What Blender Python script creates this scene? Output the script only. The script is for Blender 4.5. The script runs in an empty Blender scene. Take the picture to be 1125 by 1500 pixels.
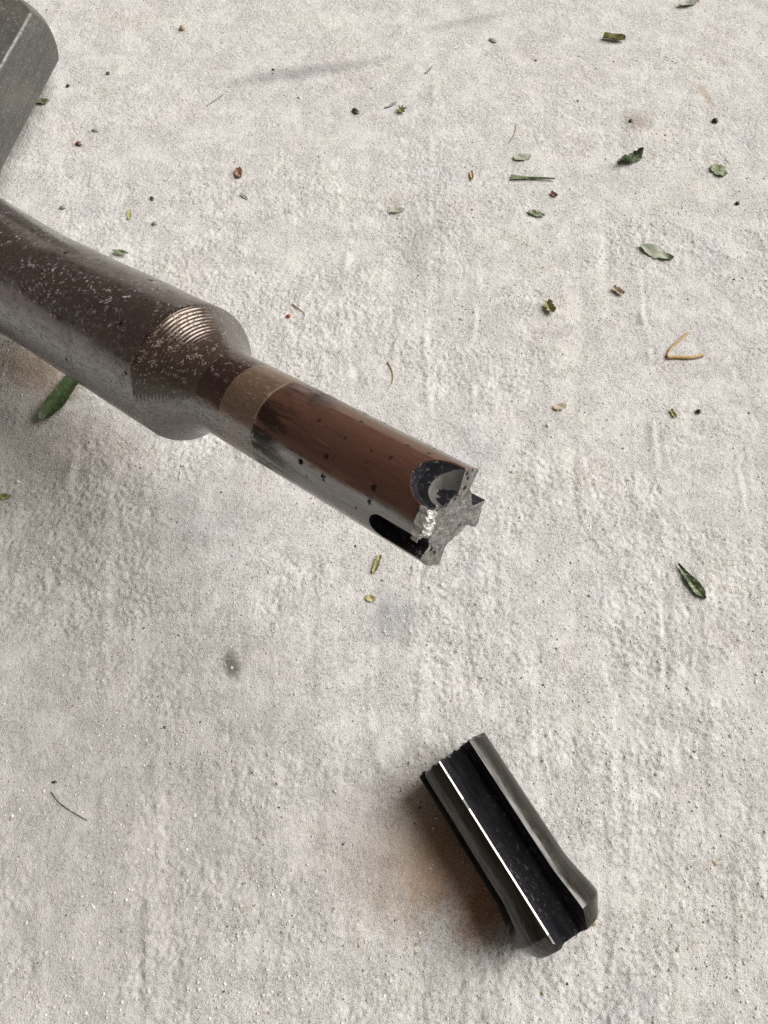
import bpy, bmesh, math, random
import numpy as np
from mathutils import Vector, Matrix

# ------------------------------------------------------------------ scene, camera, light
# 1 unit = 1 cm
S = bpy.context.scene
COL = S.collection
rad = math.radians
TILT, CAM_H, FPX = rad(25), 19.6, 1127.0

cam = bpy.data.cameras.new('camera')
cam.sensor_fit = 'VERTICAL'; cam.sensor_height = 36.0; cam.sensor_width = 27.0
cam.lens = 36.0 * FPX / 1500.0
cam.clip_start = 0.1; cam.clip_end = 10000
co = bpy.data.objects.new('camera', cam); COL.objects.link(co)
co.location = (0, 0, CAM_H); co.rotation_euler = (TILT, 0, 0)
S.camera = co

SUN_EL, SUN_AZ = rad(44), rad(20)          # azimuth measured from +x (picture right) towards +y (away)
w = bpy.data.worlds.new('World'); S.world = w; w.use_nodes = True
nt = w.node_tree; bg = nt.nodes['Background']
sky = nt.nodes.new('ShaderNodeTexSky'); sky.sky_type = 'NISHITA'; sky.sun_disc = False
sky.sun_elevation = SUN_EL; sky.sun_rotation = math.pi / 2 - SUN_AZ
sky.air_density = 0.5; sky.dust_density = 4.0; sky.ozone_density = 0.5
hs = nt.nodes.new('ShaderNodeHueSaturation'); hs.inputs['Saturation'].default_value = 0.12
tint = nt.nodes.new('ShaderNodeMix'); tint.data_type = 'RGBA'; tint.blend_type = 'MULTIPLY'
tint.inputs[0].default_value = 1.0; tint.inputs[7].default_value = (1.0, 0.84, 0.68, 1)
nt.links.new(sky.outputs[0], hs.inputs['Color']); nt.links.new(hs.outputs[0], tint.inputs[6])
nt.links.new(tint.outputs[2], bg.inputs['Color'])
bg.inputs['Strength'].default_value = 0.05

sl = bpy.data.lights.new('sun', 'SUN'); sl.energy = 2.95; sl.angle = rad(52); sl.color = (1.0, 0.995, 0.985)
so = bpy.data.objects.new('sun', sl); COL.objects.link(so)
sd = Vector((math.cos(SUN_EL) * math.cos(SUN_AZ), math.cos(SUN_EL) * math.sin(SUN_AZ), math.sin(SUN_EL)))
so.rotation_euler = sd.to_track_quat('Z', 'Y').to_euler(); so.location = sd * 60

S.cycles.use_denoising = False                        # keep the fine grit of the concrete
S.view_settings.view_transform = 'Standard'; S.view_settings.look = 'None'
S.view_settings.exposure = 0.58; S.view_settings.gamma = 1.0

rng = np.random.default_rng(7); random.seed(7)

# ------------------------------------------------------------------ helpers
def at(px, py, z=0.0):
    """point of the ground plane seen at a place of the photograph"""
    x, d = (px - 562.5) / FPX, (py - 750.0) / FPX
    ry = -d * math.cos(TILT) + math.sin(TILT); rz = -d * math.sin(TILT) - math.cos(TILT)
    t = (z - CAM_H) / rz
    return Vector((x * t, ry * t, z))

def vnoise(x, y, seed, rot=None):
    """smooth value noise in [-1,1] on numpy arrays"""
    r = np.random.default_rng(seed); T = r.random((256, 256)) * 2 - 1
    a_ = seed * 1.37 if rot is None else rot; x, y = x * math.cos(a_) - y * math.sin(a_) + seed * 7.3, x * math.sin(a_) + y * math.cos(a_)
    xi = np.floor(x).astype(int); yi = np.floor(y).astype(int)
    fx = x - xi; fy = y - yi
    fx = fx * fx * (3 - 2 * fx); fy = fy * fy * (3 - 2 * fy)
    a = T[xi & 255, yi & 255]; b = T[(xi + 1) & 255, yi & 255]
    c = T[xi & 255, (yi + 1) & 255]; d = T[(xi + 1) & 255, (yi + 1) & 255]
    return (a * (1 - fx) + b * fx) * (1 - fy) + (c * (1 - fx) + d * fx) * fy

def sstep(a, b, x):
    t = np.clip((x - a) / (b - a), 0, 1); return t * t * (3 - 2 * t)

def mesh_np(name, V, F, smooth=True):
    V = np.asarray(V, np.float32); F = np.asarray(F, np.int32)
    me = bpy.data.meshes.new(name); k = F.shape[1]
    me.vertices.add(len(V)); me.vertices.foreach_set('co', V.ravel())
    me.loops.add(F.size); me.loops.foreach_set('vertex_index', F.ravel())
    me.polygons.add(len(F))
    me.polygons.foreach_set('loop_start', np.arange(0, F.size, k, dtype=np.int32))
    me.polygons.foreach_set('loop_total', np.full(len(F), k, np.int32))
    me.polygons.foreach_set('use_smooth', np.full(len(F), smooth))
    me.update(); me.validate()
    return me

def link(name, me, mats, parent=None):
    o = bpy.data.objects.new(name, me); COL.objects.link(o)
    for m in (mats if isinstance(mats, (list, tuple)) else [mats]): me.materials.append(m)
    if parent: o.parent = parent
    return o

def tag(o, label=None, cat=None, group=None, kind=None):
    for k, v in (('label', label), ('category', cat), ('group', group), ('kind', kind)):
        if v: o[k] = v
    return o

def empty(name, M):
    o = bpy.data.objects.new(name, None); COL.objects.link(o); o.matrix_world = M
    o.empty_display_size = 0.5
    return o

# ---- node helpers
class NT:
    def __init__(s, name):
        s.m = bpy.data.materials.new(name); s.m.use_nodes = True; s.t = s.m.node_tree
        s.b = s.t.nodes['Principled BSDF']; s.tc = s.t.nodes.new('ShaderNodeTexCoord')
    def n(s, ty, **kw):
        nd = s.t.nodes.new(ty)
        for k, v in kw.items(): setattr(nd, k, v)
        return nd
    def l(s, a, b): s.t.links.new(a, b)
    def put(s, sock, v):
        if hasattr(v, 'is_output'): s.l(v, sock)
        elif isinstance(v, (tuple, list)) and len(v) == 3 and sock.type == 'RGBA': sock.default_value = (*v, 1)
        else: sock.default_value = v
    def coord(s, scale=(1, 1, 1), rot=(0, 0, 0), loc=(0, 0, 0)):
        mp = s.n('ShaderNodeMapping'); s.l(s.tc.outputs['Object'], mp.inputs[0])
        mp.inputs['Scale'].default_value = scale; mp.inputs['Rotation'].default_value = rot
        mp.inputs['Location'].default_value = loc
        return mp.outputs[0]
    def noise(s, scale, detail=4, rough=0.55, vec=None, dist=0.0):
        nd = s.n('ShaderNodeTexNoise'); nd.inputs['Scale'].default_value = scale
        nd.inputs['Detail'].default_value = detail; nd.inputs['Roughness'].default_value = rough
        nd.inputs['Distortion'].default_value = dist
        s.l(vec if vec else s.tc.outputs['Object'], nd.inputs['Vector']); return nd.outputs['Fac']
    def voro(s, scale, vec=None, feature='F1', out='Distance', rnd=1.0):
        nd = s.n('ShaderNodeTexVoronoi', feature=feature); nd.inputs['Scale'].default_value = scale
        nd.inputs['Randomness'].default_value = rnd
        s.l(vec if vec else s.tc.outputs['Object'], nd.inputs['Vector']); return nd.outputs[out]
    def ramp(s, fac, a, b, lo=0.0, hi=1.0):
        nd = s.n('ShaderNodeMapRange', interpolation_type='SMOOTHSTEP'); s.l(fac, nd.inputs[0])
        nd.inputs[1].default_value = a; nd.inputs[2].default_value = b
        nd.inputs[3].default_value = lo; nd.inputs[4].default_value = hi
        return nd.outputs[0]
    def math(s, op, a, b=0.0, c=None):
        nd = s.n('ShaderNodeMath', operation=op); s.put(nd.inputs[0], a); s.put(nd.inputs[1], b)
        if c is not None: s.put(nd.inputs[2], c)
        return nd.outputs[0]
    def mix(s, fac, a, b, mode='MIX'):
        nd = s.n('ShaderNodeMix', data_type='RGBA', blend_type=mode)
        s.put(nd.inputs[0], fac); s.put(nd.inputs[6], a); s.put(nd.inputs[7], b); return nd.outputs[2]
    def xyz(s, vec=None):
        nd = s.n('ShaderNodeSeparateXYZ'); s.l(vec if vec else s.tc.outputs['Object'], nd.inputs[0]); return nd.outputs
    def bump(s, h, strength, dist, prev=None):
        nd = s.n('ShaderNodeBump'); s.l(h, nd.inputs['Height']); nd.inputs['Strength'].default_value = strength
        nd.inputs['Distance'].default_value = dist
        if prev: s.l(prev, nd.inputs['Normal'])
        return nd.outputs[0]
    def out(s, color=None, rough=None, metal=None, normal=None, spec=None):
        b = s.b
        if color is not None: s.put(b.inputs['Base Color'], color)
        if rough is not None: s.put(b.inputs['Roughness'], rough)
        if metal is not None: s.put(b.inputs['Metallic'], metal)
        if normal is not None: s.l(normal, b.inputs['Normal'])
        if spec is not None: s.put(b.inputs['Specular IOR Level'], spec)
        return s.m

# ------------------------------------------------------------------ ground
def ground_material():
    k = NT('dusty_concrete')
    c = k.mix(k.ramp(k.noise(0.22, 5, 0.6), 0.35, 0.65), (0.605, 0.597, 0.585), (0.635, 0.627, 0.598))
    c = k.mix(k.ramp(k.noise(0.35, 4, 0.6, k.coord(loc=(31, 7, 0))), 0.52, 0.72, 0, 0.42), c, (0.53, 0.545, 0.575))
    c = k.mix(k.ramp(k.noise(0.3, 4, 0.6, k.coord(loc=(-11, 17, 0))), 0.55, 0.75, 0, 0.5), c, (0.585, 0.53, 0.50))
    # powdery mottling and sandpaper grain
    c = k.mix(k.ramp(k.noise(2.6, 6, 0.7), 0.38, 0.68, 0, 0.6), c, (0.75, 0.747, 0.738))
    rough_zone = k.ramp(k.noise(0.9, 6, 0.75, k.coord(loc=(8, 3, 0))), 0.40, 0.60, 0.40, 1)
    gr = k.ramp(k.noise(12, 3, 0.8, k.coord(loc=(5, 9, 0))), 0.54, 0.585)
    c = k.mix(k.math('MULTIPLY', k.math('MULTIPLY', gr, rough_zone), 0.62), c, (0.27, 0.25, 0.205))
    gw = k.ramp(k.noise(13, 4, 0.75, k.coord(loc=(15, 2, 0))), 0.55, 0.66)
    c = k.mix(k.math('MULTIPLY', k.math('MULTIPLY', gw, rough_zone), 0.75), c, (0.84, 0.83, 0.81))
    # ochre / olive dirt that gathers in clumps
    clump = k.math('MULTIPLY', k.ramp(k.noise(0.7, 4, 0.7, k.coord(loc=(3, 40, 0))), 0.54, 0.68),
                   k.ramp(k.noise(9, 4, 0.7), 0.48, 0.66))
    c = k.mix(k.math('MULTIPLY', clump, 0.55), c, (0.33, 0.29, 0.20))
    # mineral specks
    vd = k.voro(9.0); vr = k.n('ShaderNodeTexVoronoi'); vr.inputs['Scale'].default_value = 9.0
    k.l(k.tc.outputs['Object'], vr.inputs['Vector'])
    pick = k.math('GREATER_THAN', k.xyz(vr.outputs['Color'])[0], 0.90)
    sp = k.math('MULTIPLY', k.ramp(vd, 0.10, 0.26, 1, 0), pick)
    c = k.mix(k.math('MULTIPLY', sp, 0.5), c, (0.10, 0.095, 0.085))
    vr2 = k.n('ShaderNodeTexVoronoi'); vr2.inputs['Scale'].default_value = 17.0
    k.l(k.tc.outputs['Object'], vr2.inputs['Vector'])
    p2 = k.math('GREATER_THAN', k.xyz(vr2.outputs['Color'])[1], 0.78)
    sp2 = k.math('MULTIPLY', k.ramp(vr2.outputs['Distance'], 0.12, 0.34, 1, 0), p2)
    c = k.mix(k.math('MULTIPLY', sp2, 0.5), c, (0.16, 0.15, 0.13))
    p3 = k.math('LESS_THAN', k.xyz(vr2.outputs['Color'])[1], 0.12)
    sp3 = k.math('MULTIPLY', k.ramp(vr2.outputs['Distance'], 0.12, 0.34, 1, 0), p3)
    c = k.mix(k.math('MULTIPLY', sp3, 0.7), c, (0.82, 0.81, 0.78))
    # stains and painted shade: (centre, half sizes, angle, colour, amount)
    gran = k.math('MULTIPLY_ADD', k.noise(14.0, 4, 0.75, k.coord(loc=(1, 2, 0))), .6, k.math('MULTIPLY', k.noise(2.5, 6, 0.75, k.coord(loc=(1, 2, 0))), .7))
    for (px, py), (a, b), ang, colr, amt in STAINS_AND_SHADE:
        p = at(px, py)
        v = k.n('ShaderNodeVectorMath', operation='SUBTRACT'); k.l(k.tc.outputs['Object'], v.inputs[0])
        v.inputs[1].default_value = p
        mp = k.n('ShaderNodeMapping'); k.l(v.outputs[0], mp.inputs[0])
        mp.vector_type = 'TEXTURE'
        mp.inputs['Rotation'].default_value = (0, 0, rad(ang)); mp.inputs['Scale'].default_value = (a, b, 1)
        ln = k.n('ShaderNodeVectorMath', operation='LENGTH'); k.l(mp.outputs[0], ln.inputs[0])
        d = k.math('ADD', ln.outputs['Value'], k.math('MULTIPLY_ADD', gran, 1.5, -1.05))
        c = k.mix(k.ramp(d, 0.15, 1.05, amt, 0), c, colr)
    n1 = k.bump(k.math('MULTIPLY', k.noise(12, 6, 0.78), rough_zone), 0.9, 0.075)
    n2 = k.bump(k.noise(34, 3, 0.6), 0.8, 0.03, n1)
    return k.out(c, 0.95, 0.0, n2, 0.2)

RUST_SHADE = (0.42, 0.19, 0.075); SOOT_SHADE = (0.24, 0.235, 0.245)
STAINS_AND_SHADE = [((665, 1225), (.95, 2.0), -32, RUST_SHADE, 0.8), ((715, 1310), (.8, 1.4), -32, RUST_SHADE, 0.8),  # rust grains plus the piece's warm shadow, painted into the floor colour
          ((628, 1235), (1.5, 2.3), -28, (0.50, 0.34, 0.22), 0.55), ((150, 1230), (7.5, 6.5), 0, (0.45, 0.43, 0.41), 0.5), ((560, 1240), (2.2, 2.4), -20, (0.54, 0.47, 0.41), 0.25),  # wider warm shade painted beside the piece; broad greyer tone lower left
          ((50, 540), (2.2, 1.1), -35, (0.32, 0.225, 0.15), 0.7), ((110, 650), (3.2, 1.6), -20, (0.46, 0.42, 0.38), 0.5),  # brown and grey shadow of the shaft, painted into the floor
          ((450, 105), (4.2, 0.5), 13, SOOT_SHADE, 0.5), ((680, 32), (2.2, 0.35), 18, SOOT_SHADE, 0.35),
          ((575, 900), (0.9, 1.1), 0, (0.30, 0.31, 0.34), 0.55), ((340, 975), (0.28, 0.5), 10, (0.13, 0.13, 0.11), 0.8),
          ((610, 360), (0.8, 2.4), -8, SOOT_SHADE, 0.3), ((300, 750), (3, 2), 20, (0.36, 0.35, 0.35), 0.35),
          ((935, 178), (0.6, 0.7), 0, (0.26, 0.18, 0.14), 0.5), ((1035, 140), (0.2, 0.9), 15, (0.36, 0.28, 0.2), 0.6)]

LINES = [  # trowel and brush lines in the screed: picture points, half width, height
    ([(930, 300), (937, 427), (952, 527), (957, 698), (967, 900), (967, 1070)], .10, .035),
    ([(1068, 530), (1078, 650), (1085, 760)], .10, .03), ([(640, 110), (632, 200), (622, 482), (632, 620)], .13, .025),
    ([(522, 300), (500, 460), (507, 570)], .16, .03), ([(230, 650), (213, 723), (196, 770)], .13, .04),
    ([(585, 470), (560, 580)], .12, .02), ([(120, 640), (95, 720)], .15, .03), ([(560, 840), (540, 1000), (560, 1150)], .12, .02),
    ([(880, 940), (905, 1080), (920, 1200)], .12, .02), ([(300, 330), (290, 380)], .12, .02), ([(700, 380), (690, 520), (700, 640)], .10, .02)]

def line_field(X, Y):
    H = np.zeros_like(X)
    wob = vnoise(X * 1.3, Y * 0.8, 91) * .10
    for pts, hw, hh in LINES:
        P = [at(*p) for p in pts]
        best = np.full_like(X, 9.0); side = np.zeros_like(X); fade = np.zeros_like(X)
        n = len(P) - 1
        for i in range(n):
            ax, ay = P[i].x, P[i].y; bx, by = P[i + 1].x - ax, P[i + 1].y - ay
            L2 = bx * bx + by * by
            t = np.clip(((X - ax) * bx + (Y - ay) * by) / L2, 0, 1)
            dx = X - ax - t * bx; dy = Y - ay - t * by
            d = np.hypot(dx, dy); m = d < best
            best = np.where(m, d, best); side = np.where(m, (bx * dy - by * dx) / math.sqrt(L2), side)
            fade = np.where(m, np.minimum(i + t, n - i - t) / n, fade)
        u = side + wob
        hh = 1.5 * hh * np.clip(.15 + .9 * vnoise(X * .9 + 5, Y * .9, 92) + .8 * vnoise(X * 3.1, Y * 3.1, 93), 0, 1.1)
        H += hh * np.exp(-(u / hw) ** 2) * sstep(0, .12, fade) * (best < 1) - .6 * hh * np.exp(-((u - 1.7 * hw) / hw) ** 2) * sstep(0, .12, fade) * (best < 1)
    return H

def ground_height(X, Y):
    h = .026 * vnoise(X * .45, Y * .45, 1) + .014 * vnoise(X * 1.1, Y * 1.1, 2) + .008 * vnoise(X * 2.4, Y * 2.4, 3)
    patch = sstep(-.5, .45, vnoise(X * .42 + 9, Y * .42, 8) + .6 * vnoise(X * 1.3, Y * 1.3, 9))
    top = 1 - .6 * sstep(19, 28, Y)                     # the screed is smoother at the far side
    a = (.25 + .75 * patch) * top
    h += 1.25 * a * (.004 * vnoise(X * 4.6 + .3, Y * 4.6, 4) + .006 * vnoise(X * 8.3, Y * 8.3 + .6, 5) + .014 * vnoise(X * 13.1, Y * 13.1, 7)
              + .030 * np.clip(vnoise(X * 11.3, Y * 11.3, 6) - .35, 0, 1) - .026 * np.clip(vnoise(X * 12.1, Y * 12.1, 16) - .40, 0, 1))
    fan = X / (1 + .018 * (Y - 10))                      # brush streaks that run away from the viewer
    h += top * (.016 * vnoise(fan * 1.7, Y * .16, 12, .03) + .016 * vnoise(fan * 3.9, Y * .30, 13, -.02)) * (.3 + .7 * patch)
    h += top * .048 * np.clip(vnoise(fan * 2.3, Y * .22, 14, .02) - .45, 0, 1) * np.clip(.4 + vnoise(X * 2.6, Y * 2.6, 15), 0, 1)
    pit = np.clip(vnoise(X * 7.3 + 50, Y * 7.3, 10) - .6, 0, 1); h -= a * .08 * pit
    return h

def build_ground():
    st = .038
    xs = np.arange(-17.5, 17.51, st); ys = np.arange(-4.5, 34.51, st)
    ext = np.array([.3, 1, 3, 8, 20, 60, 180, 500, 1500])
    xs = np.concatenate([xs[0] - ext[::-1], xs, xs[-1] + ext]); ys = np.concatenate([ys[0] - ext[::-1], ys, ys[-1] + ext])
    X, Y = np.meshgrid(xs, ys, indexing='ij')
    inside = sstep(-18.3, -17.3, X) * sstep(18.3, 17.3, X) * sstep(-5, -4.3, Y) * sstep(35, 34.3, Y)
    H = (ground_height(X, Y) + line_field(X, Y)) * inside
    V = np.stack([X, Y, H], -1).reshape(-1, 3)
    nx, ny = len(xs), len(ys)
    I = np.arange(nx * ny).reshape(nx, ny)
    F = np.stack([I[:-1, :-1], I[1:, :-1], I[1:, 1:], I[:-1, 1:]], -1).reshape(-1, 4)
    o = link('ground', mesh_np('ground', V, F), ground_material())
    tag(o, 'dusty pale grey rough concrete floor with stains, rust and painted brown shade', None, None, 'structure')
build_ground()

def gz(x, y):
    return float(ground_height(np.array([x]), np.array([y]))[0] + line_field(np.array([x]), np.array([y]))[0])

# loose sand grains and crumbs of concrete: nobody could count them
def build_grains():
    bm = bmesh.new(); bmesh.ops.create_icosphere(bm, subdivisions=1, radius=1)
    bv = np.array([v.co[:] for v in bm.verts]); bf = np.array([[v.index for v in f.verts] for f in bm.faces]); bm.free()
    N = 26000
    px = rng.uniform(-20, 1145, N); py = rng.uniform(-20, 1520, N)
    x = (px - 562.5) / FPX; d = (py - 750) / FPX
    ry = -d * math.cos(TILT) + math.sin(TILT); rz = -d * math.sin(TILT) - math.cos(TILT); t = -CAM_H / rz
    X, Y = x * t, ry * t
    den = .25 + .75 * sstep(-.2, .5, vnoise(X * .6 + 4, Y * .6, 21) + .5 * vnoise(X * 2, Y * 2, 22))
    keep = rng.random(N) < den; X, Y = X[keep], Y[keep]; N = len(X)
    Z = ground_height(X, Y) + line_field(X, Y)
    r = .010 + .026 * rng.random(N) ** 3
    big = rng.random(N) < .012; r[big] *= 1.8
    sc = rng.uniform(.6, 1.3, (N, 3)); sc[:, 2] *= .7
    ang = rng.uniform(0, 6.28, N); ca, sa = np.cos(ang), np.sin(ang)
    jit = 1 + rng.uniform(-.25, .25, (N, len(bv)))
    L = bv[None] * jit[..., None] * sc[:, None] * r[:, None, None]
    VX = L[..., 0] * ca[:, None] - L[..., 1] * sa[:, None] + X[:, None]
    VY = L[..., 0] * sa[:, None] + L[..., 1] * ca[:, None] + Y[:, None]
    VZ = L[..., 2] + (Z + r * .15)[:, None]
    V = np.stack([VX, VY, VZ], -1).reshape(-1, 3)
    F = (bf[None] + (np.arange(N) * len(bv))[:, None, None]).reshape(-1, 3)
    me = mesh_np('sand_grains', V, F, False)
    pal = np.array([(.60, .58, .55), (.66, .64, .60), (.50, .48, .44), (.30, .28, .25), (.07, .065, .06), (.36, .27, .17), (.75, .74, .72)])
    ci = rng.choice(len(pal), N, p=[.38, .27, .20, .065, .025, .04, .02])
    colv = pal[ci] * rng.uniform(.85, 1.12, (N, 1))
    ca_ = me.color_attributes.new('tone', 'FLOAT_COLOR', 'POINT')
    ca_.data.foreach_set('color', np.concatenate([np.repeat(colv, len(bv), 0), np.ones((N * len(bv), 1))], 1).astype(np.float32).ravel())
    k = NT('sand_grain'); a = k.n('ShaderNodeAttribute', attribute_name='tone')
    tag(link('sand_grains', me, k.out(a.outputs['Color'], .9, 0, None, .25)),
        'loose sand grains and concrete crumbs strewn over the floor', None, None, 'stuff')
build_grains()

# ------------------------------------------------------------------ metals
def steel(name, base, rough, tintc, tint_amt, fleck=0.0, pits=0.0, scratch=0.0, metal=0.0, zmask=None, bumpy=.002, ior=2.1, sector=None, stint=None):
    k = NT(name)
    c = k.mix(k.ramp(k.noise(1.1, 5, 0.6), 0.35, 0.65, 0, 1), base, tuple(v * .72 for v in base))
    c = k.mix(k.math('MULTIPLY', k.ramp(k.noise(0.8, 4, 0.6, k.coord((1, 1, .6), loc=(4, 3, 8))), 0.3, 0.62), tint_amt), c, tintc)
    r = k.math('ADD', k.ramp(k.noise(3.5, 5, 0.65), 0.3, 0.7, -.06, .12), rough)
    st_col = (1.0, 1.0, 1.0)
    if stint: st_col = stint
    if sector:                                          # heat tint plus dark overhead reflection painted along one side of the bar: (angle, half width, edge, base, specular tint)
        ang, hw, ed, cb, cs = sector
        sx, sy, sz = k.xyz()
        dt = k.math('ADD', k.math('MULTIPLY', sx, math.cos(rad(ang))), k.math('MULTIPLY', sy, math.sin(rad(ang))))
        rr_ = k.math('SQRT', k.math('ADD', k.math('MULTIPLY', sx, sx), k.math('MULTIPLY', sy, sy)))
        aa = k.math('ARCCOSINE', k.math('DIVIDE', dt, k.math('ADD', rr_, .001)))
        aa = k.math('ADD', aa, k.math('MULTIPLY_ADD', k.noise(1.6, 5, .65, k.coord((1, 1, .35), loc=(7, 7, 1))), .5, -.25))
        f = k.ramp(aa, rad(hw - ed), rad(hw + ed), 1, 0)
        streak = k.ramp(k.noise(7, 5, .7, k.coord((7, 7, .3), loc=(1, 8, 3))), .3, .7, .72, 1.2)
        cb2 = k.mix(1.0, cb, streak, 'MULTIPLY')
        c = k.mix(f, c, cb2); st_col = k.mix(f, st_col, cs)
    m = k.math('ADD', 0.0, metal); io = k.math('ADD', 0.0, ior)
    if zmask:                                           # darker burnt patch near one end of the part
        z = k.xyz()[2]
        for z0, z1, cc, am in zmask:
            f = k.math('MULTIPLY', k.ramp(k.math('ADD', z, k.math('MULTIPLY_ADD', k.noise(2.2, 5, 0.7, k.coord((1, 1, .35))), 2.0, -1.0)), z0, z1, 1, 0),
                       k.ramp(k.noise(2.4, 6, 0.7, k.coord((1, 1, .25), loc=(5, 1, 2))), 0.40, 0.54))
            c = k.mix(k.math('MULTIPLY', f, am), c, cc)
            m = k.math('MULTIPLY', m, k.math('SUBTRACT', 1.0, k.math('MULTIPLY', f, .6)))
            r = k.math('ADD', r, k.math('MULTIPLY', f, .25)); io = k.math('SUBTRACT', io, k.math('MULTIPLY', f, (ior - 1.35) * am))
    if scratch:
        s1 = k.ramp(k.noise(4.5, 4, 0.7, k.coord((6, 6, .22))), 0.60, 0.70, 0, scratch)
        c = k.mix(s1, c, tuple(min(1, v * 1.9) for v in base))
    if pits:
        vo = k.n('ShaderNodeTexVoronoi'); vo.inputs['Scale'].default_value = 4.2; k.l(k.tc.outputs['Object'], vo.inputs['Vector'])
        pk = k.math('GREATER_THAN', k.xyz(vo.outputs['Color'])[0], 1 - pits)
        f = k.math('MULTIPLY', k.ramp(k.math('ADD', k.math('MULTIPLY_ADD', k.xyz(vo.outputs['Color'])[1], .24, vo.outputs['Distance']), k.math('MULTIPLY_ADD', k.noise(16, 4, .7), .6, -.3)), 0.20, 0.36, 1, 0), pk)
        io = k.math('SUBTRACT', io, k.math('MULTIPLY', f, ior - 1.2))
        c = k.mix(f, c, (.012, .01, .009)); r = k.math('ADD', r, k.math('MULTIPLY', f, .4))
        m = k.math('MULTIPLY', m, k.math('SUBTRACT', 1.0, f))
    io = k.math('MULTIPLY', io, k.ramp(k.noise(3.2, 5, 0.7, k.coord((3, 3, .3), loc=(6, 2, 4))), .32, .62, .86, 1.04))
    nb = k.bump(k.noise(7, 6, 0.65), 0.35, bumpy)
    if fleck:                                           # pale scale, dust and painted glints as flecks in clusters
        cl = k.ramp(k.noise(.75, 5, 0.7, k.coord(loc=(9, 1, 5))), 0.42, 0.60)
        fl = k.ramp(k.noise(8.5, 6, 0.8, k.coord((1, 1.9, .8), rot=(.4, .9, .3))), 0.565, 0.62)
        f = k.math('MULTIPLY', k.math('MULTIPLY', fl, cl), fleck)
        dk_ = k.math('MULTIPLY', k.ramp(k.noise(2.6, 5, .7, k.coord(loc=(2, 5, 1))), .54, .64), .8 if pits else 0.0)
        c = k.mix(dk_, c, (.010, .009, .009)); io = k.math('SUBTRACT', io, k.math('MULTIPLY', dk_, .5))
        r = k.math('ADD', r, k.math('MULTIPLY', dk_, .15))
        c = k.mix(f, c, (.48, .45, .46)); m = k.math('MULTIPLY', m, k.math('SUBTRACT', 1.0, f))
        r = k.math('ADD', r, k.math('MULTIPLY', f, .5))
        nb = k.bump(fl, .5, .01, nb)
    k.put(k.b.inputs['IOR'], io); k.put(k.b.inputs['Specular Tint'], st_col)
    return k.out(c, r, m, nb)

M_SHAFT = steel('oxidised_steel', (.060, .052, .046), .15, (.045, .034, .030), .8, fleck=.78, pits=.06, bumpy=.003, ior=2.4,
                sector=(97, 44, 11, (.024, .015, .013), (.50, .40, .36)))
M_SHOULDER = steel('turned_steel', (.075, .066, .058), .15, (.05, .035, .025), .7, fleck=.28, metal=.12, ior=2.4,
                   sector=(97, 44, 9, (.032, .022, .017), (.80, .68, .60)))
M_NECK = steel('neck_steel', (.065, .055, .048), .17, (.04, .028, .022), .8, fleck=.35, ior=2.4,
               sector=(97, 46, 8, (.020, .010, .009), (.45, .30, .26)))
M_BAND = steel('blued_band', (.16, .125, .095), .22, (.15, .10, .07), .8, fleck=.12, ior=2.2,
               sector=(95, 46, 8, (.095, .060, .042), (.75, .56, .46)))
M_SHANK = steel('heat_tint_reflection_steel', (.085, .078, .070), .14, (.07, .058, .048), .8, pits=.4, scratch=.25, ior=2.4,
                zmask=[(3.45, 4.6, (.016, .009, .007), .95)], sector=(94, 46, 6, (.066, .030, .021), (.60, .41, .33)))
M_BLACK = steel('black_oxide', (.016, .016, .0205), .5, (.005, .005, .006), .5, fleck=.30, bumpy=.008, ior=1.33)
M_RIM = steel('lit_pocket_rim', (.20, .195, .185), .35, (.12, .115, .11), .6, metal=.3)  # paler steel paints in the light caught by the pocket rim
M_HEX = steel('grey_steel', (.075, .074, .064), .26, (.045, .042, .042), .7, fleck=.16, bumpy=.006, ior=1.75)
M_FRAG = steel('dark_spring_steel', (.012, .0105, .007), .20, (.008, .0065, .004), .8, scratch=.3, ior=1.58)
M_EDGE = steel('edge_glint', (.50, .49, .46), .42, (.30, .29, .27), .4, metal=1.0, scratch=.5, ior=2.1)  # pale metal paints in the highlight along the groove edge

def fracture_material():
    k = NT('fractured_steel')
    n = k.noise(9, 6, .75)
    c = k.mix(k.ramp(n, .3, .7), (.13, .126, .12), (.36, .352, .34))
    vo = k.voro(6.5); c = k.mix(k.math('MULTIPLY', k.ramp(k.math('ADD', vo, k.math('MULTIPLY_ADD', k.noise(14, 3), .3, -.15)), .22, .36, 1, 0), k.ramp(k.noise(1.6, 3), .46, .54)), c, (.012, .011, .01))
    nb = k.bump(k.noise(18, 5, .75), .9, .04)
    return k.out(c, .38, .5, nb)
M_FRACT = fracture_material()
def burr_material():
    k = NT('bright_torn_steel'); nb = k.bump(k.noise(18, 4, .7), .8, .04)
    return k.out(k.mix(k.ramp(k.noise(12, 4), .35, .65), (.36, .35, .34), (.62, .61, .60)), .42, .75, nb)
M_BURR = burr_material()

# ------------------------------------------------------------------ lofting round an axis
def thetas(edges=(), n=480):
    t = list(np.linspace(0, 360, n, endpoint=False))
    for e in edges:
        for d in (-1.2, -.5, -.12, .12, .5, 1.2): t.append((e + d) % 360)
    return np.unique(np.round(np.array(t), 4))

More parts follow.
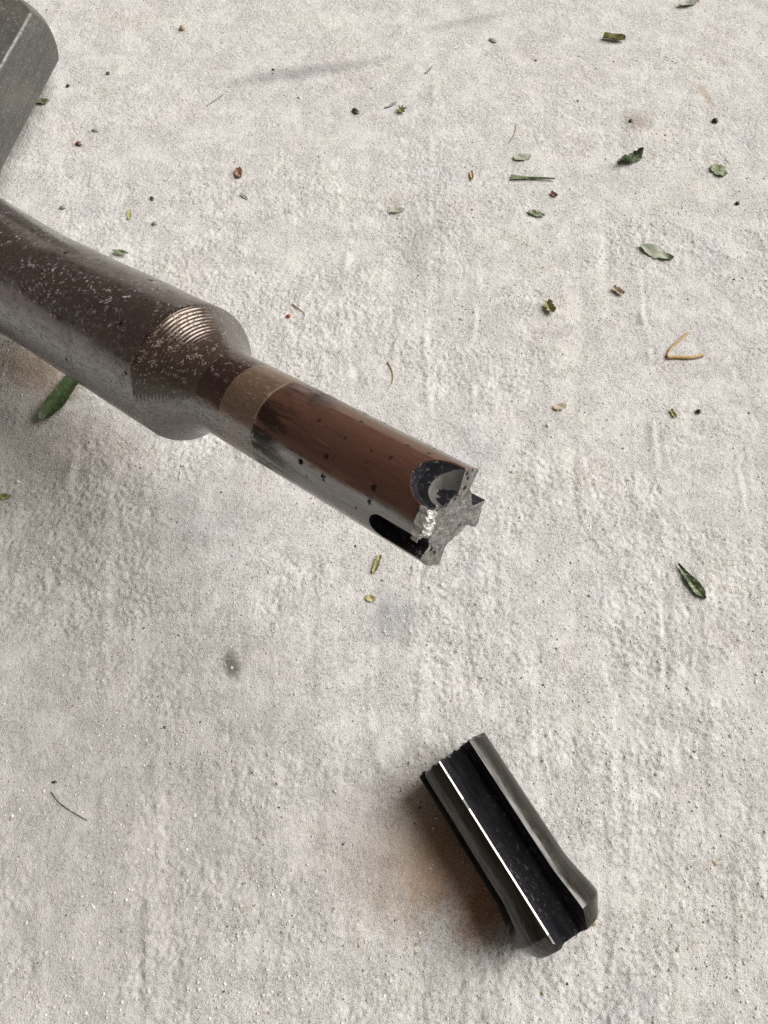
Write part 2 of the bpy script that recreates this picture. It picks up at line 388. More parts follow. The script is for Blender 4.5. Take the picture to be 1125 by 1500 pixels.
def loft(name, R, TH, ss, Z=None, cap0=False, cap1=False, dark=None):
    """R[i,j] radius at station i, angle j; Z the axial position (same shape) or None"""
    t = np.radians(TH); ns, nth = R.shape
    if Z is None: Z = np.repeat(ss[:, None], nth, 1)
    V = np.stack([R * np.cos(t), R * np.sin(t), Z], -1).reshape(-1, 3)
    I = np.arange(ns * nth).reshape(ns, nth); J = np.roll(I, -1, 1)
    F = np.stack([I[:-1], J[:-1], J[1:], I[1:]], -1).reshape(-1, 4)
    Vs = [V]; Fs = [F]; off = len(V)
    for flag, row, flip in ((cap0, 0, True), (cap1, ns - 1, False)):
        if not flag: continue
        c = np.array([[0, 0, Z[row].mean()]]); Vs.append(c)
        a, b = I[row], J[row]; cc = np.full(nth, off); off += 1
        Fs.append(np.stack([b, a, cc, cc], -1) if flip else np.stack([a, b, cc, cc], -1))
    V = np.concatenate(Vs); Fq = np.concatenate(Fs)
    # triangles where a cap meets its centre
    quad = Fq[:, 2] != Fq[:, 3]
    me = bpy.data.meshes.new(name); Q, T = Fq[quad], Fq[~quad][:, :3]
    loops = np.concatenate([Q.ravel(), T.ravel()]).astype(np.int32)
    tot = np.concatenate([np.full(len(Q), 4), np.full(len(T), 3)]).astype(np.int32)
    me.vertices.add(len(V)); me.vertices.foreach_set('co', V.astype(np.float32).ravel())
    me.loops.add(len(loops)); me.loops.foreach_set('vertex_index', loops)
    me.polygons.add(len(tot)); me.polygons.foreach_set('loop_start', (np.cumsum(tot) - tot).astype(np.int32))
    me.polygons.foreach_set('loop_total', tot)
    me.polygons.foreach_set('use_smooth', np.ones(len(tot), bool))
    if dark is not None:
        dk = dark | np.roll(dark, -1, 1); q = dk[:-1] | dk[1:]
        mi = np.zeros(len(tot), np.int32); mi[:q.size] = q.ravel().astype(np.int32)
        me.polygons.foreach_set('material_index', mi)
    me.update(); me.validate()
    me.set_sharp_from_angle(angle=rad(24))
    return me

def frame(origin, z, up=Vector((0, 0, 1))):
    z = Vector(z).normalized(); y = (up - z * up.dot(z)).normalized(); x = y.cross(z)
    return Matrix(((x.x, y.x, z.x, origin[0]), (x.y, y.y, z.y, origin[1]), (x.z, y.z, z.z, origin[2]), (0, 0, 0, 1)))

def adist(TH, c):
    return (TH - c + 180) % 360 - 180

# ------------------------------------------------------------------ the broken tool
AX = Vector((.72359, -.61443, .31447)); P0 = Vector((-4.104, 9.741, 5.754))
S_END = 7.27; S_BACK = -12.6
tool = empty('broken_steel_tool', frame(P0 + AX * S_BACK, AX))
tag(tool, 'thick brown steel tool with a stepped shoulder and a snapped-off slotted shank end', 'tool')
def tpart(name, me, mats):
    o = link(name, me, mats, tool); o.location = (0, 0, -S_BACK); return o

def revolve(name, prof, n=256, cap0=False, cap1=False, wob=0.0, seed=3):
    s = np.array([p[0] for p in prof]); r = np.array([p[1] for p in prof]); TH = np.linspace(0, 360, n, endpoint=False)
    R = np.repeat(r[:, None], n, 1)
    if wob:
        R = R + wob * vnoise(np.cos(np.radians(TH))[None] * 2.2 + s[:, None] * .9 + 20, np.sin(np.radians(TH))[None] * 2.2 + s[:, None] * .5 + 20, seed)
    return loft(name, R, TH, s, cap0=cap0, cap1=cap1)

pr = [(s, 1.53 + .32 * float(sstep(-6.0, -13.2, np.array(s)))) for s in np.arange(S_BACK, 0.0, .1)] + [(0.0, 1.53), (.04, 1.518)]
tpart('shaft', revolve('shaft', pr, cap0=True, wob=.006), M_SHAFT)

ks = np.array([.04, .2, .4, .6, .8, 1.0, 1.15, 1.3]); kr = np.array([1.518, 1.40, 1.26, 1.135, 1.03, .955, .918, .90])
sp = np.arange(.04, 1.3001, .011)
groove = .0035 * np.sin(sp * 2 * math.pi / .066) * sstep(.85, .55, sp)
tpart('shoulder', revolve('shoulder', list(zip(sp, np.interp(sp, ks, kr) + groove * sstep(.04, .08, sp)))), M_SHOULDER)
tpart('neck', revolve('neck', [(1.3, .90), (1.6, .897), (2.0, .897), (2.06, .893)]), M_NECK)
tpart('polished_band', revolve('polished_band', [(2.06, .893), (2.075, .903), (2.3, .905), (3.0, .905), (3.06, .903), (3.085, .890)]), M_BAND)

# slots: centre angle, half angle at the surface, floor distance from the axis, floor half width, back end, run-out length
SLOTS = [(86, 33.5, .46, .36, 6.66, .5), (170, 17.5, .63, .17, 6.18, .28), (0, 28, .50, .26, 6.5, .4), (-96, 34, .47, .34, 6.6, .5)]
def slot_radius(TH, s, R0):
    R = np.full((len(s), len(TH)), R0)
    for k, (c, ha, D, fw, s0, ro) in enumerate(SLOTS):
        d = np.radians(adist(TH, c))[None]; sc_ = s[:, None]
        # rounded back end: half angle narrows towards s0
        tt = np.clip((sc_ - s0) / ro, 0, 1); wid = np.sqrt(np.clip(1 - (1 - tt) ** 2, 0, 1))
        h = np.radians(ha) * wid
        fl = np.minimum(math.atan2(fw, D), h * .93)
        floor = D / np.maximum(np.cos(d), .3)
        wall = np.clip((np.abs(d) - fl) / np.maximum(h - fl, 1e-4), 0, 1)
        rr = floor + (R0 - floor) * wall ** 1.5
        if k == 0:      # a shallow shelf first, then the deep pocket, both with round ends
            e1 = (d / np.radians(ha)) ** 2 + (np.minimum(sc_ - 7.2, 0) / .55) ** 2
            shelf = np.minimum(np.maximum(.69 / np.maximum(np.cos(d - .12), .3), floor), R0)
            r1 = R0 - (R0 - shelf) * np.clip((1 - e1) / .16, 0, 1)
            e2 = ((d + .05) / .50) ** 2 + (np.minimum(sc_ - 7.25, 0) / .33) ** 2
            rr = r1 - (r1 - np.minimum(floor, r1)) * sstep(0, 1, np.clip((1 - e2) / .42, 0, 1))
            h = np.full_like(h, np.radians(ha))
        inside = (np.abs(d) < h) & (sc_ > s0)
        R = np.where(inside, np.minimum(R, rr), R)
    return R

def end_jag(TH):
    t = np.radians(TH)
    j = .04 * vnoise(np.cos(t) * 2.5 + 7, np.sin(t) * 2.5 + 7, 33) +   .022 * vnoise(np.cos(t) * 7 + 7, np.sin(t) * 7 + 7, 34)
    return j
edges = [52.5, 119.5, 152.5, 187.5, 332, 28, 230, 298]
TH = thetas(edges, 640)
ss = np.concatenate([np.arange(3.085, 6.1, .05), np.arange(6.1, S_END + .001, .0145)])
R = slot_radius(TH, ss, .90); R[0] = .890
R[-1] -= .012
dark = R < .875; dark[0] = False
jag = end_jag(TH)
Z = np.repeat(ss[:, None], len(TH), 1) + jag[None] * sstep(6.7, S_END, ss)[:, None]
shank = tpart('shank', loft('shank', R, TH, ss, Z, dark=dark), [M_SHANK, M_BLACK, M_RIM])
mi = np.zeros(len(shank.data.polygons), np.int32); shank.data.polygons.foreach_get('material_index', mi)
g_ = mi[:(len(ss) - 1) * len(TH)].reshape(len(ss) - 1, len(TH))
Rm = (R[:-1] + R[1:]) / 2
dA = np.radians(adist(TH, 86))[None]; e2 = ((dA + .05) / .50) ** 2 + (np.minimum(ss[:-1, None] - 7.25, 0) / .33) ** 2
rim = (e2 < 1.0) & (e2 > .60) & (Rm > .49) & (ss[:-1, None] > 6.85)
g_[rim] = 2
shank.data.polygons.foreach_set('material_index', mi)

def fracture(name, rim, zrim, TH, amp, seed, sign=1, dome=0.0, rings=26):
    fr = np.linspace(1, 0.02, rings); t = np.radians(TH)
    X = rim[None] * fr[:, None] * np.cos(t); Y = rim[None] * fr[:, None] * np.sin(t)
    fade = sstep(1, .85, fr)[:, None]
    zc = zrim.mean()
    Z = zrim[None] * fr[:, None] ** 14 + zc * (1 - fr[:, None] ** 14)
    Z = Z + sign * fade * (amp * vnoise(X * 5 + 30, Y * 5 + 30, seed) + .6 * amp * vnoise(X * 12 + 30, Y * 12 + 30, seed + 1)
                           + .5 * amp * np.abs(vnoise(X * 24 + 30, Y * 24 + 30, seed + 2)) + dome * (1 - fr[:, None] ** 2))
    V = np.stack([X, Y, Z], -1).reshape(-1, 3); n = len(TH)
    I = np.arange(rings * n).reshape(rings, n); J = np.roll(I, -1, 1)
    F = np.stack([I[:-1], J[:-1], J[1:], I[1:]], -1).reshape(-1, 4)
    if sign < 0: F = F[:, ::-1]
    last = I[-1]
    me = mesh_np(name, V, F, True)
    return me
tpart('fracture_face', fracture('fracture_face', R[-1], Z[-1], TH, .016, 51), M_FRACT)

# torn bright lip on the land between the two visible slots
def burr():
    bm = bmesh.new(); nth, nr = 13, 6; g = []
    for i in range(nth + 1):
        th = rad(119 + 36 * i / nth); row = []
        for j in range(nr + 1):
            f = j / nr; r = .58 + .36 * f
            env = math.sin(math.pi * min(1, max(0, i / nth))) ** .5
            z = S_END + .02 + .10 * env * f + .055 * random.uniform(-1, 1) * (0.4 + f)
            r += .035 * random.uniform(-1, 1)
            row.append(bm.verts.new((r * math.cos(th), r * math.sin(th), z)))
        g.append(row)
    for i in range(nth):
        for j in range(nr): bm.faces.new((g[i][j], g[i + 1][j], g[i + 1][j + 1], g[i][j + 1]))
    low = [[bm.verts.new((v.co.x * .985, v.co.y * .985, S_END - .12)) for v in (row[0], row[-1])] for row in g]
    for i in range(nth):
        bm.faces.new((g[i][-1], g[i + 1][-1], low[i + 1][1], low[i][1])); bm.faces.new((g[i + 1][0], g[i][0], low[i][0], low[i + 1][0]))
    for i, s in ((0, 1), (nth, -1)):
        f = [low[i][0]] + g[i] + [low[i][1]]
        bm.faces.new(f if s < 0 else f[::-1])
    bmesh.ops.recalc_face_normals(bm, faces=bm.faces)
    me = bpy.data.meshes.new('torn_lip'); bm.to_mesh(me); bm.free(); return me
tpart('torn_lip', burr(), M_BURR)

# ------------------------------------------------------------------ hexagonal bar, top left corner
HEX_END = Vector((-13.3, 27.95, 1.62)); HEX_AX = Vector((.164, .986, 0)).normalized()
HA = 1.45                                              # half the width across flats
HL = 8.0
hexb = empty('hexagonal_bar', frame(HEX_END - HEX_AX * HL, HEX_AX) @ Matrix.Rotation(rad(18), 4, 'Z'))
tag(hexb, 'thick grey hexagonal steel bar with a rounded chamfered end on the dusty floor', 'steel bar')
TH6 = thetas([30 + 60 * i for i in range(6)], 240)
s6 = np.concatenate([np.linspace(0, HL - 1.3, 20), np.arange(HL - 1.28, HL + .001, .03)])
dd = np.radians((TH6 - 0) % 60 - 30)                    # flats face up and down (90 and 270 degrees)
hexr = HA / np.cos(dd); corner = HA / math.cos(rad(30))
hexr = np.minimum(hexr, corner - .03)
lim = corner - .55 * np.clip(s6 - (HL - .95), 0, None) ** 1.5
R6 = np.minimum(hexr[None], lim[:, None]); R6[-1] -= .02
o = link('bar_body', loft('bar_body', R6, TH6, s6, cap0=True, cap1=True), M_HEX, hexb)

# ------------------------------------------------------------------ the snapped-off piece
FC = Vector((2.76, .58, 0)); FA = Vector((.53, -.848, .0)).normalized(); FL = 4.36
frag = empty('snapped_shank_piece', frame(FC - FA * FL / 2 + Vector((0, 0, .97)), FA))
frag.matrix_world = frag.matrix_world @ Matrix.Rotation(rad(10.5), 4, 'Z')
tag(frag, 'snapped-off black grooved steel shank piece lying on the floor beside rust and painted warm shade', 'metal piece')
sf = np.concatenate([np.arange(0, .5, .02), np.arange(.5, FL - 1.4, .06), np.arange(FL - 1.4, FL + .001, .018)])
TF = thetas([56.2, 107.5, 109.4, 145, 177, 338, 8, 240, 285], 560)
def polyseg(TH, p, q):
    t = np.radians(TH); dx, dy = np.cos(t), np.sin(t)
    ex, ey = q[0] - p[0], q[1] - p[1]
    den = dx * ey - dy * ex
    return (p[0] * ey - p[1] * ex) / np.where(np.abs(den) < 1e-6, 1e-6, den)
Rb = .92 + .142 * sstep(FL * .66, FL * .93, sf)
Rb = Rb - np.clip(sf - (FL - .40), 0, None) * .72       # end chamfer
RF = np.repeat(Rb[:, None], len(TF), 1)
def cut(a, b, floor_pts, k):
    """slot from angle a to b whose floor is the polyline floor_pts (units of .92 cm)"""
    global RF
    m = (TF >= a) & (TF <= b)
    rr = np.full(len(TF), 9.0)
    for p, q in zip(floor_pts[:-1], floor_pts[1:]):
        a0 = math.degrees(math.atan2(p[1], p[0])) % 360; a1 = math.degrees(math.atan2(q[1], q[0])) % 360
        w_ = (TF >= a0 - .01) & (TF <= a1 + .01)
        rr = np.where(w_, np.minimum(rr, np.abs(polyseg(TF, p, q)) * .92), rr)
    rr = np.where(rr > 8, .92, rr)
    cutr = np.minimum(rr[None], RF)
    RF = np.where(m[None], RF - k[:, None] * (RF - cutr), RF)
one = np.ones_like(sf)
pol = lambda r, a: (r * math.cos(rad(a)), r * math.sin(rad(a)))
cut(56, 109.5, [pol(1.0, 56.2), (.33, .47), (-.14, .45), pol(.957, 107.5), pol(1.0, 109.4)], one)
run = sstep(FL * .86, FL * .70, sf)
cut(144, 178, [pol(1.0, 144.5), pol(.62, 149), pol(.60, 172), pol(1.0, 177.5)], run)
cut(232, 292, [pol(1.0, 232.5), pol(.5, 240), pol(.5, 284), pol(1.0, 291.5)], run)
TF2 = TF
m_ = (TF > 338) | (TF < 8)
RF = np.where(m_[None], RF - run[:, None] * np.minimum(.28, .05 * np.minimum(np.abs(adist(TF, 338)), np.abs(adist(TF, 8))))[None], RF)
RF[0] -= .015; RF[-1] -= .015
darkF = RF < (Rb[:, None] - .06)
jF = .07 * vnoise(np.cos(np.radians(TF)) * 2.2 + 3, np.sin(np.radians(TF)) * 2.2 + 3, 61) + .05 * vnoise(np.cos(np.radians(TF)) * 8 + 3, np.sin(np.radians(TF)) * 8 + 3, 62)
ZF = np.repeat(sf[:, None], len(TF), 1) + jF[None] * sstep(.5, 0, sf)[:, None]
darkF &= ~((TF > 107.5) & (TF < 109.6))[None]
fbody = link('shank_body', loft('shank_body', RF, TF, sf, ZF, cap1=True, dark=darkF), [M_FRAG, M_BLACK, M_EDGE], frag)
mi = np.zeros(len(fbody.data.polygons), np.int32); fbody.data.polygons.foreach_get('material_index', mi)
q = (len(sf) - 1) * len(TF); g_ = mi[:q].reshape(len(sf) - 1, len(TF))
glint = (vnoise(sf[:-1] * 2.2 + 9, sf[:-1] * 0 + 3.3, 81) + .6 * vnoise(sf[:-1] * 7 + 9, sf[:-1] * 0 + 3.3, 82) > -.85) & (sf[:-1] < FL - .38)
g_[np.ix_(glint, (TF[:] > 107.45) & (TF < 109.2))] = 2  # broken strip of painted edge highlight
fbody.data.polygons.foreach_set('material_index', mi)
link('fracture_face', fracture('fracture_face', RF[0], ZF[0], TF, .05, 71, -1), M_FRACT, frag)

# ------------------------------------------------------------------ leaf bits and other litter on the floor
_mats = {}
def litter_mat(name, c1, c2, rough=.6, dust=.6):
    if name in _mats: return _mats[name]
    k = NT(name)
    c = k.mix(k.ramp(k.noise(4.5, 5, .7), .35, .65), c1, c2)
    c = k.mix(k.ramp(k.noise(11, 4, .7), .50, .66, 0, dust), c, (.45, .44, .40))      # dust on it
    _mats[name] = k.out(c, rough, 0, k.bump(k.noise(10, 4), .4, .02), .35); return _mats[name]
GREEN = litter_mat('dark_green_leaf', (.045, .075, .028), (.085, .125, .05))
LEAF = litter_mat('fresh_green_leaf', (.035, .062, .022), (.060, .095, .035), .5, .12)
PALE = litter_mat('pale_grey_green_leaf', (.25, .285, .21), (.33, .355, .275))
MID = litter_mat('dusty_green_leaf', (.13, .17, .085), (.20, .235, .13))
OLIVE = litter_mat('olive_leaf', (.17, .165, .04), (.26, .235, .07))
STRAW = litter_mat('dry_straw', (.42, .27, .11), (.50, .36, .18))
BROWN = litter_mat('brown_bark', (.12, .05, .022), (.19, .085, .04))
GREYM = litter_mat('grey_chip', (.22, .21, .20), (.31, .30, .28))
BLACK = litter_mat('black_seed', (.012, .012, .012), (.04, .038, .035), .4)
TAN = litter_mat('tan_husk', (.36, .29, .19), (.45, .38, .27))
RED = litter_mat('red_seed', (.35, .03, .02), (.45, .05, .03), .4)
YELLOW = litter_mat('yellow_green_fibre', (.30, .28, .10), (.40, .37, .16))

def place(o, px, py, lift=0.0):
    p = at(px, py); o.location = (p.x, p.y, gz(p.x, p.y) + lift)
def picdir(px, py, ang):
    """ground heading of a direction given in the picture (degrees, 0 = right, 90 = up)"""
    a = at(px, py); b = at(px + 10 * math.cos(rad(ang)), py - 10 * math.sin(rad(ang)))
    return math.atan2(b.y - a.y, b.x - a.x)

def blade(name, px, py, ang, length, width, mat, label, cat, fold=.25, curl=.3, shape='leaf', twist=0.0, ragged=.15, seed=0, lift=.03, bend=0.0, thick=.012, midrib=True):
    """a bit of leaf: two skins, folded at the midrib, curled along its length"""
    r = random.Random(seed + int(px * 7 + py)); n, m = 14, 6
    if length < 1.05: length *= .9; width *= .88
    bm = bmesh.new(); lay = []
    for sgn in (1, -1):
        g = []
        for i in range(n + 1):
            t = i / n
            if shape == 'leaf': hw = math.sin(math.pi * min(1, t * .93 + .035)) ** .8 * (1 - .25 * t)
            elif shape == 'torn': hw = (.55 + .45 * math.sin(math.pi * t)) * (1 if .06 < t < .95 else .6)
            elif shape == 'lance': hw = (min(1, t * 1.6 + .04)) * (1 if t < .82 else max(.12, (1 - t) / .18)) 
            elif shape == 'stem': hw = .30 + .7 * (1 - t) ** 3
            else: hw = 1
            row = []
            jl, jr = 1 + ragged * r.uniform(-1, 1), 1 + ragged * r.uniform(-1, 1)
            if sgn < 0: jl, jr = lay[0][1][i]
            for j in range(m + 1):
                u = j / m * 2 - 1
                y = u * hw * width / 2 * (jl if u < 0 else jr)
                x = (t - .5) * length
                y += bend * length * (t - .5) ** 2 * 2
                z = abs(u) * fold * width * .5 + curl * length * (t - .5) ** 2 + twist * u * (t - .5) * width
                z += .05 * width * math.sin(t * 9 + u * 2 + seed)
                row.append(bm.verts.new((x, y, z + sgn * thick / 2)))
            g.append(row)
            if sgn > 0: lay_j = (lay[0][1] if lay else []); 
            if sgn > 0:
                if not lay: lay.append([g, []])
                lay[0][1].append((jl, jr))
        if sgn < 0: lay.append([g, None])
    A, B = lay[0][0], lay[1][0]
    for i in range(n):
        for j in range(m):
            bm.faces.new((A[i][j], A[i + 1][j], A[i + 1][j + 1], A[i][j + 1])); bm.faces.new((B[i][j + 1], B[i + 1][j + 1], B[i + 1][j], B[i][j]))
        bm.faces.new((A[i + 1][0], A[i][0], B[i][0], B[i + 1][0])); bm.faces.new((A[i][m], A[i + 1][m], B[i + 1][m], B[i][m]))
    for j in range(m):
        bm.faces.new((A[0][j], A[0][j + 1], B[0][j + 1], B[0][j])); bm.faces.new((A[n][j + 1], A[n][j], B[n][j], B[n][j + 1]))
    for f in bm.faces: f.smooth = True
    me = bpy.data.meshes.new(name); bm.to_mesh(me); bm.free(); me.set_sharp_from_angle(angle=rad(50))
    o = link(name, me, mat); place(o, px, py, (lift if lift > .04 else .0) - min(v.co.z for v in me.vertices)); o.rotation_euler = (0, 0, picdir(px, py, ang)); tag(o, label, cat)
    return o

def lump(name, px, py, size, mat, label, cat, ang=0, seed=0, rough=.22):
    """a seed, chip or crumb: an uneven rounded solid of size (x, y, z)"""
    r = random.Random(seed + int(px * 3 + py * 5)); bm = bmesh.new(); bmesh.ops.create_icosphere(bm, subdivisions=2, radius=.5)
    for v in bm.verts:
        kx = 1 + rough * r.uniform(-1, 1); v.co = Vector((v.co.x * size[0] * kx, v.co.y * size[1] * kx, v.co.z * size[2] * kx))
    me = bpy.data.meshes.new(name); bm.to_mesh(me); bm.free()
    for p in me.polygons: p.use_smooth = True
    o = link(name, me, mat); place(o, px, py, size[2] * .3); o.rotation_euler = (0, 0, picdir(px, py, ang)); tag(o, label, cat); return o

def fibre(name, pts, rad_, mat, label, cat, lift=.03, taper=True, arch=0.0):
    """a thread along picture points lying on the floor"""
    P = [at(*p) for p in pts]; n = len(P); V = []; F = []; K = 6
    # resample as a smooth curve
    Q = []
    for i in range(n - 1):
        p0, p1, p2, p3 = P[max(0, i - 1)], P[i], P[i + 1], P[min(n - 1, i + 2)]
        for s in range(6):
            t = s / 6
            Q.append(.5 * ((2 * p1) + (p2 - p0) * t + (2 * p0 - 5 * p1 + 4 * p2 - p3) * t * t + (3 * p1 - p0 - 3 * p2 + p3) * t ** 3))
    Q.append(P[-1]); N = len(Q); c = sum(Q, Vector()) / N
    for i, q in enumerate(Q):
        t = (Q[min(N - 1, i + 1)] - Q[max(0, i - 1)]).normalized(); sdir = Vector((-t.y, t.x, 0)); f = i / (N - 1)
        rr = rad_ * ((1 - .65 * f) if taper else 1)
        z = gz(q.x, q.y) + lift + arch * math.sin(math.pi * f)
        for k_ in range(K):
            a = 2 * math.pi * k_ / K; o_ = sdir * (rr * math.cos(a)) + Vector((0, 0, rr * math.sin(a)))
            V.append((q.x - c.x + o_.x, q.y - c.y + o_.y, z + o_.z))
    F = [(i * K + k_, i * K + (k_ + 1) % K, (i + 1) * K + (k_ + 1) % K, (i + 1) * K + k_) for i in range(N - 1) for k_ in range(K)]
    F += [tuple(range(K))[::-1], tuple((N - 1) * K + k_ for k_ in range(K))]
    me = bpy.data.meshes.new(name); me.from_pydata(V, [], F); me.update()
    for p in me.polygons: p.use_smooth = True
    o = link(name, me, mat); o.location = (c.x, c.y, 0); tag(o, label, cat); return o

L = 'leaf_fragment'
blade(L, 92, 583, 52, 1.9, .60, LEAF, 'large dark green leaf half under the left part of the tool', 'leaf', fold=.3, curl=.05, shape='torn', ragged=.06, lift=.08, seed=4)
blade(L, 1012, 852, -52, 1.15, .30, GREEN, 'dark green lance-shaped leaf at the right edge, level with the tool tip', 'leaf', fold=.5, curl=.08, shape='lance', ragged=.08)
blade(L, 961, 371, -22, 1.15, .55, PALE, 'broad pale grey-green leaf bit, largest in the upper right', 'leaf', fold=.2, curl=.15, shape='leaf', ragged=.18, seed=3)
blade(L, 923, 235, 14, 1.0, .45, GREEN, 'crumpled dark green leaf bit in the upper right', 'leaf', fold=.7, curl=.35, twist=.8, shape='torn', ragged=.3, seed=9)
blade(L, 1052, 251, -38, .70, .55, MID, 'square torn dusty green leaf bit near the right edge', 'leaf', fold=.15, curl=.2, shape='torn', ragged=.25, seed=2)
blade(L, 899, 58, -8, .95, .36, OLIVE, 'rolled olive yellow leaf bit near the top edge', 'leaf', fold=.9, curl=.1, shape='torn', ragged=.12, seed=5)
blade(L, 1008, 8, 12, 1.0, .35, PALE, 'pale grey-green leaf bit cut by the top edge', 'leaf', fold=.5, curl=.2, shape='leaf', ragged=.2)
blade(L, 765, 232, 8, .72, .36, PALE, 'small pale green leaf bit just above the green stalk', 'leaf', fold=.2, curl=.1, shape='torn', ragged=.2, seed=1)
blade(L, 785, 315, -14, .66, .34, MID, 'small dull grey-green flake below the green stalk', 'leaf', fold=.3, curl=.2, shape='leaf', ragged=.25, seed=8)
blade(L, 582, 309, 10, .55, .22, PALE, 'thin pale green flake above the middle of the tool', 'leaf', fold=.3, curl=.2, shape='torn', ragged=.2)
blade(L, 178, 373, -10, .60, .24, MID, 'bright green leaf sliver beside the upper edge of the thick shaft', 'leaf', fold=.4, curl=.1, shape='leaf', lift=.05)
blade(L, 190, 315, 85, .50, .16, YELLOW, 'pale yellow-green sliver above the thick shaft', 'leaf', fold=.3, curl=.1, shape='torn')
blade(L, 552, 827, 68, .62, .17, OLIVE, 'narrow olive leaf sliver just below the tool tip', 'leaf', fold=.6, curl=.1, shape='torn', ragged=.2)
blade(L, 63, 151, 0, .55, .30, MID, 'dull green crumb beside the end of the hexagonal bar', 'leaf', fold=.4, curl=.3, shape='torn', ragged=.3)
blade(L, 4, 728, 0, .55, .22, OLIVE, 'olive leaf crumb at the left edge below the tool', 'leaf', fold=.4, curl=.2, shape='torn', ragged=.3)
blade('leaf_stalk', 780, 263, -2, 1.55, .22, MID, 'long thin green stalk with one thick end in the upper right', 'stalk', fold=.5, curl=.04, shape='stem', ragged=.1)
# little star-shaped bud
bud = empty('green_bud', Matrix.Translation(at(588, 164)))
bud.location.z = gz(bud.location.x, bud.location.y) + .04; tag(bud, 'tiny yellow-green star-shaped bud above the middle of the floor', 'bud')
for i, a in enumerate((25, 80, 125, 190, 250, 310)):
    o = blade('bud_scale', 588, 164, 0, .26, .12, OLIVE, None, None, fold=.5, curl=.3, shape='leaf', lift=0)
    for kk in ('label', 'category'):
        if kk in o: del o[kk]
    o.parent = bud; o.location = (.10 * math.cos(rad(a)), .10 * math.sin(rad(a)), .02); o.rotation_euler = (0, -.4, rad(a))
blade('bark_chip', 350, 255, -88, .50, .30, BROWN, 'reddish brown bark chip with a square end, above the shaft', 'bark chip', fold=.3, curl=.05, shape='torn', ragged=.06, thick=.06)
blade('grey_flake', 628, 104, 48, .52, .14, GREYM, 'thin slanting grey flake near the top middle', 'flake', shape='leaf', fold=.3, ragged=.2)
blade('grey_flake', 573, 155, 25, .62, .16, GREYM, 'thin grey flake touching the yellow-green bud', 'flake', shape='leaf', fold=.3, ragged=.2)
blade('grey_flake', 358, 289, -42, .45, .13, GREYM, 'small grey flake just below the brown bark chip', 'flake', shape='leaf', fold=.3, ragged=.2)
lump('stone_chip', 722, 60, (.36, .2, .08), GREYM, 'smooth oval grey chip near the top edge', 'chip', -25, rough=.06)
lump('stone_chip', 140, 192, (.30, .16, .1), GREYM, 'oval grey chip right of the hexagonal bar', 'chip', -10, rough=.1)
lump('seed', 521, 164, (.34, .2, .14), BLACK, 'dark striped seed left of the yellow-green bud', 'seed', -35, rough=.12)
lump('seed', 1047, 178, (.22, .22, .18), BLACK, 'round black seed near the right edge above the square leaf bit', 'seed')
lump('seed', 223, 292, (.2, .12, .1), BLACK, 'tiny black oblong seed above the thick shaft', 'seed', -55)
lump('seed', 159, 109, (.14, .14, .1), BLACK, 'tiny black seed in a pale crust right of the hexagonal bar', 'seed')
lump('seed', 100, 126, (.16, .12, .1), BLACK, 'tiny black seed close to the chamfered end of the hexagonal bar', 'seed', 30)
lump('seed', 80, 1146, (.11, .07, .06), BLACK, 'tiny black seed above the dark hair at lower left', 'seed')
lump('seed', 924, 178, (.16, .14, .1), BLACK, 'black crumb in the shallow brown dent at upper right', 'seed')
lump('seed', 1023, 603, (.15, .15, .13), BLACK, 'round dark bead at the right, below the straw', 'seed')
lump('seed', 1080, 299, (.18, .14, .1), BLACK, 'black crumb at the right edge below the square leaf bit', 'seed', 20)
lump('pebble', 92, 304, (.22, .16, .12), GREYM, 'dark olive pebble just above the left end of the shaft', 'pebble')
lump('pebble', 227, 329, (.2, .15, .12), GREYM, 'small grey pebble above the thick shaft near the pale sliver', 'pebble', 10)
lump('pebble', 268, 43, (.25, .25, .2), TAN, 'round grey-tan pellet near the top left', 'pebble', rough=.1)
lump('crumb', 116, 212, (.24, .17, .14), BROWN, 'ochre brown crumb right of the hexagonal bar', 'crumb', 20, rough=.4)
blade('husk', 691, 259, -82, .48, .16, STRAW, 'small orange husk left of the green stalk', 'husk', fold=.7, shape='leaf')
blade('crumb', 811, 286, -40, .32, .18, BROWN, 'tiny brown husk bit below the right end of the stalk', 'crumb', fold=.6, curl=.4, shape='torn', ragged=.35)
blade('crumb', 805, 453, -60, .52, .34, OLIVE, 'curled yellow-brown crumb at the right, above the straw', 'crumb', fold=.8, curl=.6, shape='torn', ragged=.35, seed=6)
blade('crumb', 905, 428, -35, .48, .22, TAN, 'tan husk crumb below the broad pale leaf bit', 'crumb', fold=.8, curl=.5, shape='torn', ragged=.35, seed=7)
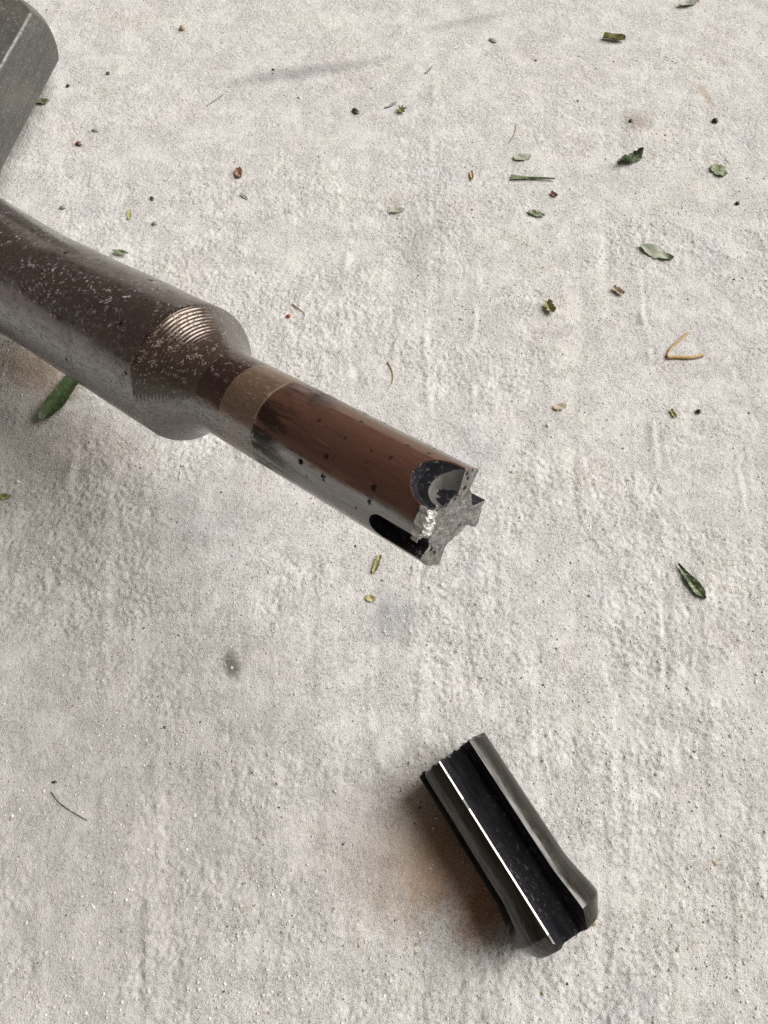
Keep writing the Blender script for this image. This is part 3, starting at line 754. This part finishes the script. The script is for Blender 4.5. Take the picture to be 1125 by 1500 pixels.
blade('crumb', 820, 597, 15, .46, .26, TAN, 'flat tan flake right of the shank, above its tip', 'crumb', fold=.3, curl=.2, shape='torn', ragged=.3)
blade('crumb', 543, 877, -15, .30, .22, YELLOW, 'pale yellow chip below the tool tip', 'crumb', fold=.3, shape='torn', ragged=.2)
blade('crumb', 986, 606, -60, .34, .15, OLIVE, 'dark olive crumb left of the round bead', 'crumb', fold=.5, curl=.3, shape='torn', ragged=.3)
lump('red_seed', 423, 464, (.15, .13, .1), RED, 'tiny bright red seed above the shoulder of the tool', 'seed')
# forked straw
st_ = empty('dry_straw', Matrix.Translation((at(985, 523).x, at(985, 523).y, 0)))
tag(st_, 'forked orange-tan dry straw at the right', 'straw')
for pts, rr in (([(1008, 489), (995, 500), (982, 512), (976, 524)], .04), ([(976, 525), (995, 525), (1012, 525), (1030, 521)], .062)):
    o = fibre('straw_arm', pts, rr, STRAW, None, None, lift=.05, taper=False); loc = o.location.copy()
    o.parent = st_; o.location = loc - st_.location
fibre('plant_fibre', [(568, 530), (575, 545), (575, 560), (570, 566)], .022, YELLOW, 'curved yellow-green fibre above the shank', 'fibre')
fibre('plant_fibre', [(429, 446), (438, 453), (446, 459), (446, 466)], .022, TAN, 'short brown fibre next to the tiny red seed', 'fibre')
fibre('hair', [(76, 1160), (88, 1176), (108, 1190), (129, 1202)], .010, BLACK, 'thin dark hair at lower left', 'hair', taper=False)
fibre('hair', [(303, 155), (316, 147), (328, 138)], .008, BLACK, 'thin straight dark hair in the grey smear near the top', 'hair', taper=False)
fibre('hair', [(756, 182), (754, 195), (746, 210)], .009, BROWN, 'fine reddish hair above the small pale leaf bit', 'hair', taper=False)

# repeats of one kind belong together
GROUPS = {'leaf': 'leaf bits scattered over the floor', 'seed': 'dark seeds and beads on the floor', 'flake': 'thin grey flakes near the top',
          'chip': 'oval grey stone chips', 'pebble': 'small pebbles on the floor', 'crumb': 'dry husk crumbs on the floor', 'hair': 'fine hairs on the floor', 'fibre': 'plant fibres on the floor'}
for o in COL.objects:
    if o.parent is None and o.get('category') in GROUPS and 'red' not in o.name: o['group'] = GROUPS[o['category']]
